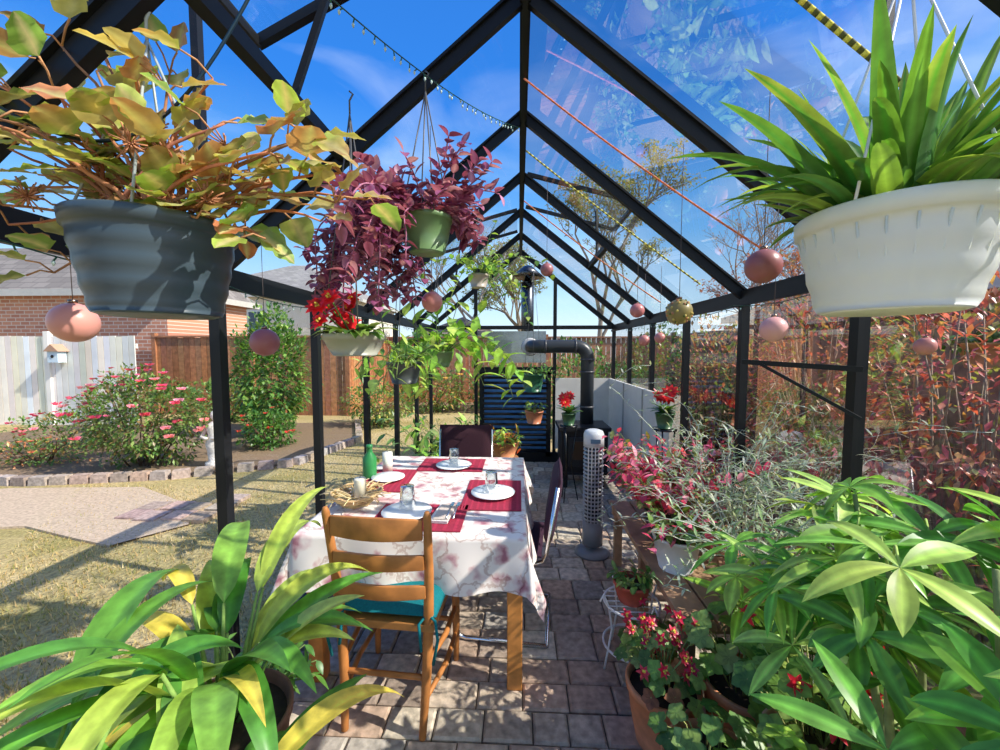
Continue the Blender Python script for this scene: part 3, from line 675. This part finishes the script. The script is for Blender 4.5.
m=MB().mat(METL); m.lathe([(.09,0),(.09,1.05),(.07,1.06)],(.12,YF+.35,1.45),(.10,.11,.13),24)
m.lathe([(.06,1.06),(.06,1.14),(.24,1.12),(.06,1.28),(.001,1.3)],(.12,YF+.35,1.45),(.12,.12,.13),24); m.out('chimney_flue')
m=MB().mat(METL,False); m.box((-.03,YF-.03,1.59),(.78,.02,.42),(.36,.38,.40)); m.box((-.2,YF-.06,1.58),(.2,.06,.2),(.25,.27,.3)); m.mat(PLAS); m.lathe([(.1,0),(.12,.01),(.1,.02)],(.15,YF-.05,1.59),(.5,.5,.5),24,axis=(0,-1,0)); m.out('heat_shield_plate')
m=MB().mat(FRAME,False)
for x in(-.5,.4): m.box((x,YF-.02,.68),(.06,.05,1.14),BLK)
for z in(.14,1.25): m.box((-.05,YF-.02,z),(.96,.05,.06),BLK)
for k in range(15): m.box((-.05,YF-.05,.2+k*.07),(.86,.03,.022),BLK,Matrix.Rotation(.5,3,'X'))
m.mat(PLAS,False); m.box((-.05,YF+.01,.68),(.86,.01,1.05),(.12,.38,.9)); m.out('door_1')
m=MB().mat(PLAS,False); W_=(.74,.70,.63)
m.box((.86,YF-.04,.7),(.74,.03,.95),W_); m.box((XR-.05,4.28,.7),(.03,2.15,.95),W_)
for y in(3.9,4.6): m.box((XR-.07,y,.7),(.01,.02,.95),(.4,.38,.35))
m.out('insulation_panel')
m=MB(); fx,fy=.555,2.95; m.mat(PLAS); m.lathe([(.13,0),(.13,.015),(.1,.03),(.03,.045),(.025,.06)],(fx,fy,.03),(.2,.21,.23),32)
def ofoot(z,a=.075,b=.07,n_=24): return [(fx+a*math.cos(2*pi*k/n_),fy+b*math.sin(2*pi*k/n_),z) for k in range(n_)]
def loft(m,rings,col):
    n_=len(rings[0]); vs=[p for r in rings for p in r]; fs=[]
    for j in range(len(rings)-1):
        for k in range(n_): fs.append((j*n_+k,j*n_+(k+1)%n_,(j+1)*n_+(k+1)%n_,(j+1)*n_+k))
    fs.append(tuple(range(n_-1,-1,-1))); fs.append(tuple((len(rings)-1)*n_+k for k in range(n_))); m.add(vs,fs,col)
loft(m,[ofoot(.09,.05,.05),ofoot(.1),ofoot(.28)],(.22,.23,.25)); loft(m,[ofoot(.28,.062,.058),ofoot(.84,.062,.058)],(.04,.04,.045))
for k in range(19):
    z=.29+k*.029; loft(m,[ofoot(z),ofoot(z+.009)],(.36,.37,.39))
for k in range(5): x=fx-.05+k*.025; m.box((x,fy-.068,.56),(.006,.01,.56),(.42,.43,.45))
loft(m,[ofoot(.84),ofoot(.93),ofoot(.955,.065,.06),ofoot(.965,.04,.04)],(.56,.58,.6)); m.mat(PLAS,False); m.box((fx,fy-.072,.89),(.07,.006,.03),(.05,.1,.16)); m.out('tower_fan')
# ---------------------------------------------------------------- right side bench and pots
m=MB().mat(WOOD,False); Wd=(.36,.22,.13)
for k in range(4): m.box((.72+k*.14,2.2,.455),(.13,1.3,.03),jit(Wd,.15))
for x in(.70,1.12):
    for y in(1.62,2.2,2.78): m.box((x,y,.235),(.05,.05,.41),Wd)
for y in(1.62,2.78): m.box((.91,y,.42),(.5,.04,.05),Wd)
m.out('plant_bench',.003)
BT=.472
RC=[(.66,.07,.16),(.78,.18,.28),(.52,.05,.12),(.72,.3,.36),(.2,.24,.07)]
trailer('potted_coleus',(.93,2.64,BT),.1,.17,(.03,.03,.035),RC,60,(.4,.75),.07,.5,.028,up=58,hang=False,drr=(.5,1.5))
trailer('potted_coleus',(.83,2.30,BT),.1,.17,(.04,.04,.045),RC,60,(.34,.62),.065,.5,.028,up=58,hang=False,drr=(.5,1.5))
trailer('potted_geranium',(.78,1.96,BT),.11,.17,(.82,.81,.78),G1+RC[:2],40,(.15,.36),.07,.55,.035,up=36,hang=False,drr=(.5,1.5))
def wiry(name,c,rt,h,pcol,nst,Ls,cols,stc=(.52,.55,.46),ls=.03):
    m=MB(); c=V(c); pot(m,c,rt,rt*.75,h,pcol,TERRA,.015,28)
    for k in range(nst):
        a=U(0,2*pi); L=U(*Ls); pth,_=arc(c+V((rt*.4*math.cos(a),rt*.4*math.sin(a),h*.9)),V((math.cos(a),math.sin(a),U(.8,3))),L,U(.2,2.2),14,.2); m.mat(DULL); m.tube(pth,[.003-.00015*i for i in range(14)],stc,4)
        for i in range(3,14):
            m.mat(LEAF)
            for s in range(2): m.leaf(pth[i],rdir(-.3,.9),ls*U(.7,1.4),ls*.22,pick(cols,.2),seg=3,droop=.6)
            if R.random()<.2:
                q,_=arc(pth[i],rdir(-.1,.9),L*.25,.5,6,.3); m.mat(DULL); m.tube(q,.0012,stc,4); m.mat(LEAF)
                for w in q[2:]: m.leaf(w,rdir(-.3,.9),ls*.8,ls*.2,pick(cols,.2),seg=3,droop=.6)
    m.out(name)
SV=[(.42,.50,.34),(.5,.55,.44),(.28,.42,.2)]
wiry('potted_silver_plant',(1.07,2.15,BT),.1,.18,(.5,.2,.1),44,(.45,1.0),SV,ls=.05)
wiry('potted_silver_plant',(1.0,1.72,BT),.1,.15,(.5,.22,.12),36,(.3,.7),SV,ls=.05)
for (x,y,z0,r) in((.50,4.0,.80,.1),(1.12,3.1,.95,.1)):
    m=MB(); pot(m,(x,y,z0),.07,.05,.12,(.05,.12,.05),PLAS,.01,24)
    for k in range(4):
        p=V((x+U(-.06,.06),y+U(-.06,.06),z0+.22+U(0,.1))); m.mat(DULL); m.tube([(x,y,z0+.1),p],.003,(.1,.2,.04),5); flowerhead(m,p,.07,(.7,.03,.03),V((U(-.6,.6),-.8,.7)))
    m.mat(LEAF)
    for k in range(26): a=U(0,2*pi); m.leaf((x,y,z0+.11),V((math.cos(a),math.sin(a),U(.3,1.5))),U(.1,.18),.05,pick(G2),droop=1)
    m.out('potted_poinsettia')
    s=MB().mat(METL); s.lathe([(.09,0),(.09,.012),(.001,.012)],(x,y,z0-.014),(.05,.05,.05),20)
    for k in range(3): t=k*2*pi/3; s.tube([(x+.08*math.cos(t),y+.08*math.sin(t),z0-.01),(x+.03*math.cos(t),y+.03*math.sin(t),z0*.5),(x+.1*math.cos(t),y+.1*math.sin(t),.03)],.006,(.05,.05,.05),6)
    s.out('plant_stand')
m=MB().mat(PLAS); wx,wy=.55,1.9
for z,r in((.12,.13),(.33,.13)):
    m.tube([(wx+r*math.cos(k*pi/14),wy+r*math.sin(k*pi/14),z) for k in range(29)],.006,(.8,.8,.78),6,False)
for k in range(4):
    t=k*pi/2+.4; x=wx+.13*math.cos(t); y=wy+.13*math.sin(t); m.tube([(x+.02*math.cos(t),y+.02*math.sin(t),.03),(x,y,.12),(x-.02*math.cos(t),y-.02*math.sin(t),.22),(x,y,.33),(x+.03*math.cos(t),y+.03*math.sin(t),.4),(x+.05*math.cos(t),y+.05*math.sin(t),.37)],.005,(.8,.8,.78),6)
for k in range(-2,3): m.tube([(wx-.12,wy+k*.04,.33),(wx+.12,wy+k*.04,.33)],.003,(.8,.8,.78),5)
m.out('wire_plant_stand')
trailer('potted_succulent',(wx,wy,.335),.085,.1,(.5,.1,.06),G1,22,(.06,.12),.045,.5,.03,up=20,hang=False,pmat=TERRA)
def geran(name,c,rt,h,pcol,nl,ls,spread,H,flow=None,nf=0,cols=G1):
    m=MB(); c=V(c); pot(m,c,rt,rt*.74,h,pcol,TERRA,.025,36)
    for k in range(nl):
        a=U(0,2*pi); rr=spread*R.random()**.5; e=c+V((rr*math.cos(a),rr*math.sin(a),h+U(.03,H)*(1-.4*rr/spread))); b=c+V((rt*.4*math.cos(a),rt*.4*math.sin(a),h*.9)); md=(b+e)/2+V((0,0,.04))
        m.mat(DULL); m.tube([b,md,e],.0025,(.35,.38,.12),5); m.mat(LEAF); up=V((math.cos(a)*.5+U(-.3,.3),math.sin(a)*.5-.3,1)).normalized(); col=pick(cols,.25)
        u0=up.orthogonal().normalized(); v0=up.cross(u0)
        for q in range(5):
            t=q*2*pi/5.6; m.leaf(e,u0*math.cos(t)+v0*math.sin(t),ls*U(.85,1.1),ls*.85,col,p=.9,q=.6,droop=.15,seg=4,up=up,fold=.1,mid=tuple(x*1.35 for x in col))
    for k in range(nf):
        a=U(0,2*pi); rr=spread*R.random()**.5; e=c+V((rr*math.cos(a),rr*math.sin(a),h+H*U(.5,1.2))); m.mat(DULL); m.tube([c+V((0,0,h)),e],.002,(.2,.3,.1),5)
        flowerhead(m,e,ls*.8,R.choice(flow),V((U(-1,1),-1,1)),6,2)
    m.out(name)
TC=(.62,.25,.12)
geran('potted_begonia',(.56,1.5,.03),.13,.24,TC,40,.035,.16,.2,[(.7,.03,.1),(.65,.06,.12)],22,G1+[(.35,.14,.07)])
geran('potted_geranium',(.60,1.16,.03),.15,.27,TC,26,.04,.17,.18)
geran('potted_geranium',(.46,1.0,.03),.12,.22,(.55,.2,.09),22,.04,.14,.18,cols=[(.10,.28,.10),(.16,.36,.13),(.08,.22,.08)])
geran('potted_geranium',(.84,1.45,.03),.14,.3,TC,50,.05,.2,.32)
geran('potted_begonia',(.90,1.15,.03),.15,.35,(.66,.38,.25),60,.045,.22,.35,[(.75,.02,.05)],8)
geran('potted_geranium',(.68,.86,.03),.15,.34,(.55,.34,.25),50,.05,.2,.28,cols=LG+G1)
geran('potted_begonia',(.60,1.74,.03),.10,.16,(.3,.25,.22),32,.035,.13,.18,[(.75,.05,.12)],9)
trailer('potted_herb',(1.07,1.42,.03),.13,.3,TC,LG+G1,50,(.4,.8),.07,.45,.04,up=48,hang=False,pmat=TERRA)
# ---------------------------------------------------------------- money tree right foreground
def palm(m,hub,up,n_,L,W,col):
    up=V(up).normalized(); a0=V((up.y,-up.x,0)); 
    if a0.length<.1: a0=V((1,0,0))
    a0.normalize(); b0=up.cross(a0); t0=U(0,6)
    for k in range(n_):
        t=t0+2*pi*k/n_*U(.94,1.06); d=a0*math.cos(t)+b0*math.sin(t)+up*.1; l_=L*U(.75,1.15)
        c_=jit(col,.15)
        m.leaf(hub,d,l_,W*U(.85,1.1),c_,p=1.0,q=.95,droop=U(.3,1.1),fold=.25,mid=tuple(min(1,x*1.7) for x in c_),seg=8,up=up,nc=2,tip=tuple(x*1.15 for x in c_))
def moneytree(name,c,pc,stems,nh,zr,xr,yr):
    m=MB(); c=V(c); pot(m,c,.16,.12,.3,pc,PLAS,.02,36); tops=[]
    for k in range(stems):
        a=2*pi*k/stems; pth,_=arc(c+V((.05*math.cos(a),.05*math.sin(a),.27)),V((.15*math.cos(a),.15*math.sin(a),1)),U(.7,.9),.02,10,.05); m.mat(DULL); m.tube(pth,[.012-.0007*i for i in range(10)],(.2,.24,.09),8); tops.append(pth)
    for k in range(nh):
        hub=V((U(*xr),U(*yr),U(*zr))); st=min((p for t in tops for p in t[3:]),key=lambda p:(p-hub).length+abs(p.z-hub.z+.1))
        if hub.z>1.2 and hub.x<.92: hub.z-=.2
        if hub.z>1.0 and hub.x/hub.y<.72: hub.z-=.3
        m.mat(DULL); md=(st+hub)/2+V((0,0,.05)); m.tube([st,md,hub],[.003,.0028,.002],(.35,.48,.12),6)
        m.mat(LEAF); dirn=(hub-V((c.x,c.y,hub.z))).normalized(); up=V((dirn.x*.5+U(-.5,.5),dirn.y*.4-.4+U(-.4,.4),1))
        palm(m,hub,up,R.choice([5,6,7,7]),U(.13,.21),U(.032,.046),pick([(.15,.36,.05),(.26,.48,.07),(.10,.28,.04),(.38,.58,.12)],.15))
    m.out(name)
moneytree('potted_money_tree',(.95,.90,.03),(.08,.12,.09),6,50,(.82,1.18),(.70,1.17),(.72,1.40))
moneytree('potted_money_tree',(.85,.58,.03),(.08,.1,.1),4,22,(.72,1.12),(.58,1.0),(.5,.85))
# ---------------------------------------------------------------- left foreground strap plants
def strap(name,c,nl,Lr,zmax,tl=(.5,2.0),xmax=-.36,pc=(.2,.09,.06),xmin=-1.17,Wr=(.062,.092),pr=.17):
    m=MB(); c=V(c); pot(m,c,pr,pr*.76,.3,pc,TERRA,.02,36); k=0; tries=0
    while k<nl and tries<12000:
        tries+=1
        a=2*pi*((k*.618)%1)+U(-.4,.4); rr=U(0,.06); b=c+V((rr*math.cos(a),rr*math.sin(a),.28)); tilt=U(*tl); L=U(*Lr)
        d0=V((math.cos(a)*.5,math.sin(a)*.4,1)).normalized(); pl=U(.12,.32); pe=b+d0*pl
        d=V((math.cos(a)*tilt,math.sin(a)*tilt*.9,1)).normalized(); dr=U(1.0,2.3)
        chk,_=arc(pe,d,L,dr,9)
        if max(p.x for p in chk)>xmax or min(p.x for p in chk)<xmin or min(p.y for p in chk)<.32 or max(p.z for p in chk)>zmax: 
            if R.random()<.02: k+=1
            continue
        k+=1
        m.mat(DULL); m.tube([b,b+d0*pl*.5,pe],[.007,.006,.004],(.22,.36,.08),6); m.mat(LEAF)
        col=pick([(.13,.34,.045),(.22,.43,.06),(.09,.27,.04),(.36,.52,.09),(.44,.56,.10)],.15)
        W=U(*Wr)
        if R.random()<.05: col=(.75,.6,.1); W*=.8
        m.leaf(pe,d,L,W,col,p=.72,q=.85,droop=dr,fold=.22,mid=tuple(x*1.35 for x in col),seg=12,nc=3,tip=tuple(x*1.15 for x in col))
    m.out(name)
def pstand(x,y,z,w=.16):
    m=MB().mat(WOOD,False); m.box((x,y,z-.015),(w*2,w*2,.03),Wd)
    for a in(-w+.03,w-.03):
        for b in(-w+.03,w-.03): m.box((x+a,y+b,(z-.03+.03)/2),(.035,.035,z-.06),Wd)
    m.out('plant_stand')
strap('potted_aspidistra',(-.80,.98,.26),40,(.30,.54),1.16,xmax=-.44)
pstand(-.80,.98,.26)
strap('potted_aspidistra',(-.62,.66,.10),26,(.28,.48),.94,xmax=-.30)
pstand(-.62,.66,.10,.12)
strap('potted_aspidistra',(-.99,.66,.20),24,(.28,.46),1.14,xmax=-.60,xmin=-1.19,pr=.14)
pstand(-.99,.66,.20,.12)
trailer('potted_fern',(-1.0,1.38,.03),.12,.25,TC,G2,26,(.25,.45),.07,.35,.035,up=24,hang=False,pmat=TERRA)
# ---------------------------------------------------------------- ornaments, ropes
def ball(x,y,z,r,col,holes=False):
    m=MB().mat(PLAS); m.sphere((x,y,z),r,col,28); m.mat(METL); m.lathe([(r*.2,0),(r*.2,r*.18),(r*.1,r*.2)],(x,y,z+r*.97),(.3,.2,.15),12)
    m.mat(DULL); m.tube([(x,y,z+r*1.1),(x,y,roofz(x)-.02)],.0013,(.1,.08,.08),4)
    if holes:
        m.mat(DULL)
        for k in range(60): d=rdir(); m.sphere(V((x,y,z))+d*r*.97,r*.12,pick([(.5,.38,.1),(.1,.14,.04),(.45,.2,.1)]),6)
    m.out('hanging_ornament')
PK=(.55,.22,.2)
ball(-1.14,.98,1.62,.050,(.72,.32,.27)); ball(-.99,1.52,1.58,.053,(.34,.12,.14)); ball(.70,1.2,1.79,.048,(.32,.11,.11)); ball(.92,1.5,1.625,.045,(.75,.38,.36))
ball(.63,1.62,1.70,.05,(.25,.2,.07),True); ball(.75,2.6,1.80,.045,(.5,.18,.18)); ball(.92,3.0,1.62,.04,PK); ball(.19,2.8,2.10,.045,(.36,.13,.14)); ball(-.38,1.75,1.76,.045,PK); ball(1.1,1.14,1.56,.024,PK); ball(.93,2.7,1.63,.035,PK)
def rope(name,a,b,r,c1,c2,sag=.02,seglen=.03):
    a=V(a);b=V(b);n_=int((b-a).length/seglen); m=MB().mat(CLOTHM)
    f=lambda t:a.lerp(b,t)-V((0,0,sag*4*t*(1-t)))
    for i in range(n_): m.tube([f(i/n_),f((i+1)/n_)],r,c1 if i%2 else c2,6)
    m.out(name)
rope('red_rope',(.02,1.9,2.78),(.96,1.66,1.95),.004,(.8,.2,.08),(.75,.24,.12))
rope('yellow_rope',(.14,.9,2.63),(.81,.9,2.08),.006,(.8,.7,.12),(.12,.12,.04),.0,.012)
rope('yellow_rope',(.04,2.56,2.78),(1.05,2.4,1.93),.005,(.8,.72,.14),(.2,.2,.06),.01,.015)
rope('orange_rope',(.04,3.4,2.78),(1.1,3.2,1.92),.005,(.75,.3,.1),(.7,.2,.1))
def lights(a,b,sag,n_,name='string_lights'):
    a=V(a);b=V(b); m=MB(); f=lambda t:a.lerp(b,t)-V((0,0,sag*4*t*(1-t)))
    m.mat(PLAS); m.tube([f(i/24) for i in range(25)],.002,(.02,.08,.04),5)
    for i in range(1,n_):
        p=f(i/n_); q=p+V((U(-.01,.01),U(-.01,.01),-.012)); m.mat(PLAS); m.tube([p,q],.002,(.02,.12,.05),5); m.lathe([(.003,0),(.004,-.005),(.001,-.012)],q,(.5,.65,.6),8)
    m.out(name)
lights((-.48,.98,2.41),(.0,2.3,2.78),.05,34)
for i in range(1,6):
    lights((XL+.06,YS[i],1.8),(XL+.06,YS[i+1],1.8),.03,9); lights((XR-.06,YS[i],1.8),(XR-.06,YS[i+1],1.8),.03,9)
m=MB().mat(PLAS); pth=[]
for i in range(30):
    t=i/29; pth.append((-.95+.5*t,.7+.12*t,roofz(-.95+.5*t)-.06-.22*math.sin(pi*t*1.0)))
m.tube(pth,.003,(.01,.03,.05),6); m.out('power_cable')
# ---------------------------------------------------------------- light, sky, camera
sd=V((.74,-.16,.65)).normalized()
L=bpy.data.lights.new('sun','SUN'); L.energy=5.4; L.angle=.009; L.color=(1,.94,.84); lo=bpy.data.objects.new('sun',L); sc.collection.objects.link(lo)
lo.rotation_euler=sd.to_track_quat('Z','Y').to_euler()
w=bpy.data.worlds.new('sky'); sc.world=w; w.use_nodes=True; n=w.node_tree.nodes; l=w.node_tree.links; n.clear()
o=n.new('ShaderNodeOutputWorld'); bg=n.new('ShaderNodeBackground'); bg.inputs[1].default_value=1.1
tc=n.new('ShaderNodeTexCoord'); sp=n.new('ShaderNodeSeparateXYZ'); l.new(tc.outputs['Generated'],sp.inputs[0])
r=n.new('ShaderNodeValToRGB'); e=r.color_ramp.elements; e[0].position=0; e[0].color=(.74,.82,.88,1); e[1].position=1; e[1].color=(.02,.11,.42,1)
for p_,c_ in((.10,(.50,.73,.92)),(.26,(.16,.44,.86)),(.5,(.03,.20,.68))): x=e.new(p_); x.color=(*c_,1)
l.new(sp.outputs['Z'],r.inputs[0])
nz=n.new('ShaderNodeTexNoise'); nz.inputs['Scale'].default_value=2.2; nz.inputs['Detail'].default_value=7; nz.inputs['Distortion'].default_value=.6
mp=n.new('ShaderNodeMapping'); mp.inputs['Scale'].default_value=(1,1.6,3); l.new(tc.outputs['Generated'],mp.inputs[0]); l.new(mp.outputs[0],nz.inputs['Vector'])
cr=n.new('ShaderNodeValToRGB'); cr.color_ramp.elements[0].position=.48; cr.color_ramp.elements[0].color=(0,0,0,1); cr.color_ramp.elements[1].position=.85; cr.color_ramp.elements[1].color=(.45,.45,.45,1); l.new(nz.outputs['Fac'],cr.inputs[0])
mx=n.new('ShaderNodeMix'); mx.data_type='RGBA'; mx.inputs['B'].default_value=(.8,.9,1,1); l.new(cr.outputs[0],mx.inputs['Factor']); l.new(r.outputs[0],mx.inputs['A'])
dt=n.new('ShaderNodeVectorMath'); dt.operation='DOT_PRODUCT'; dt.inputs[1].default_value=sd; l.new(tc.outputs['Generated'],dt.inputs[0])
mr=n.new('ShaderNodeMapRange'); mr.inputs['From Min'].default_value=.66; mr.inputs['From Max'].default_value=1.0; mr.inputs['To Max'].default_value=.8; l.new(dt.outputs['Value'],mr.inputs['Value'])
m2=n.new('ShaderNodeMix'); m2.data_type='RGBA'; m2.inputs['B'].default_value=(1.35,1.35,1.35,1); l.new(mr.outputs[0],m2.inputs['Factor']); l.new(mx.outputs['Result'],m2.inputs['A'])
l.new(m2.outputs['Result'],bg.inputs[0]); l.new(bg.outputs[0],o.inputs[0])
sc.view_settings.view_transform='Standard'; sc.view_settings.look='None'; sc.view_settings.exposure=.3
cd=bpy.data.cameras.new('camera'); cam=bpy.data.objects.new('camera',cd); sc.collection.objects.link(cam); sc.camera=cam
cd.sensor_width=36; cd.lens=14.4; cd.clip_start=.02; cd.clip_end=300
cam.location=(0,0,1.55); cam.rotation_euler=(math.radians(90-3.58),0,math.radians(2.7))
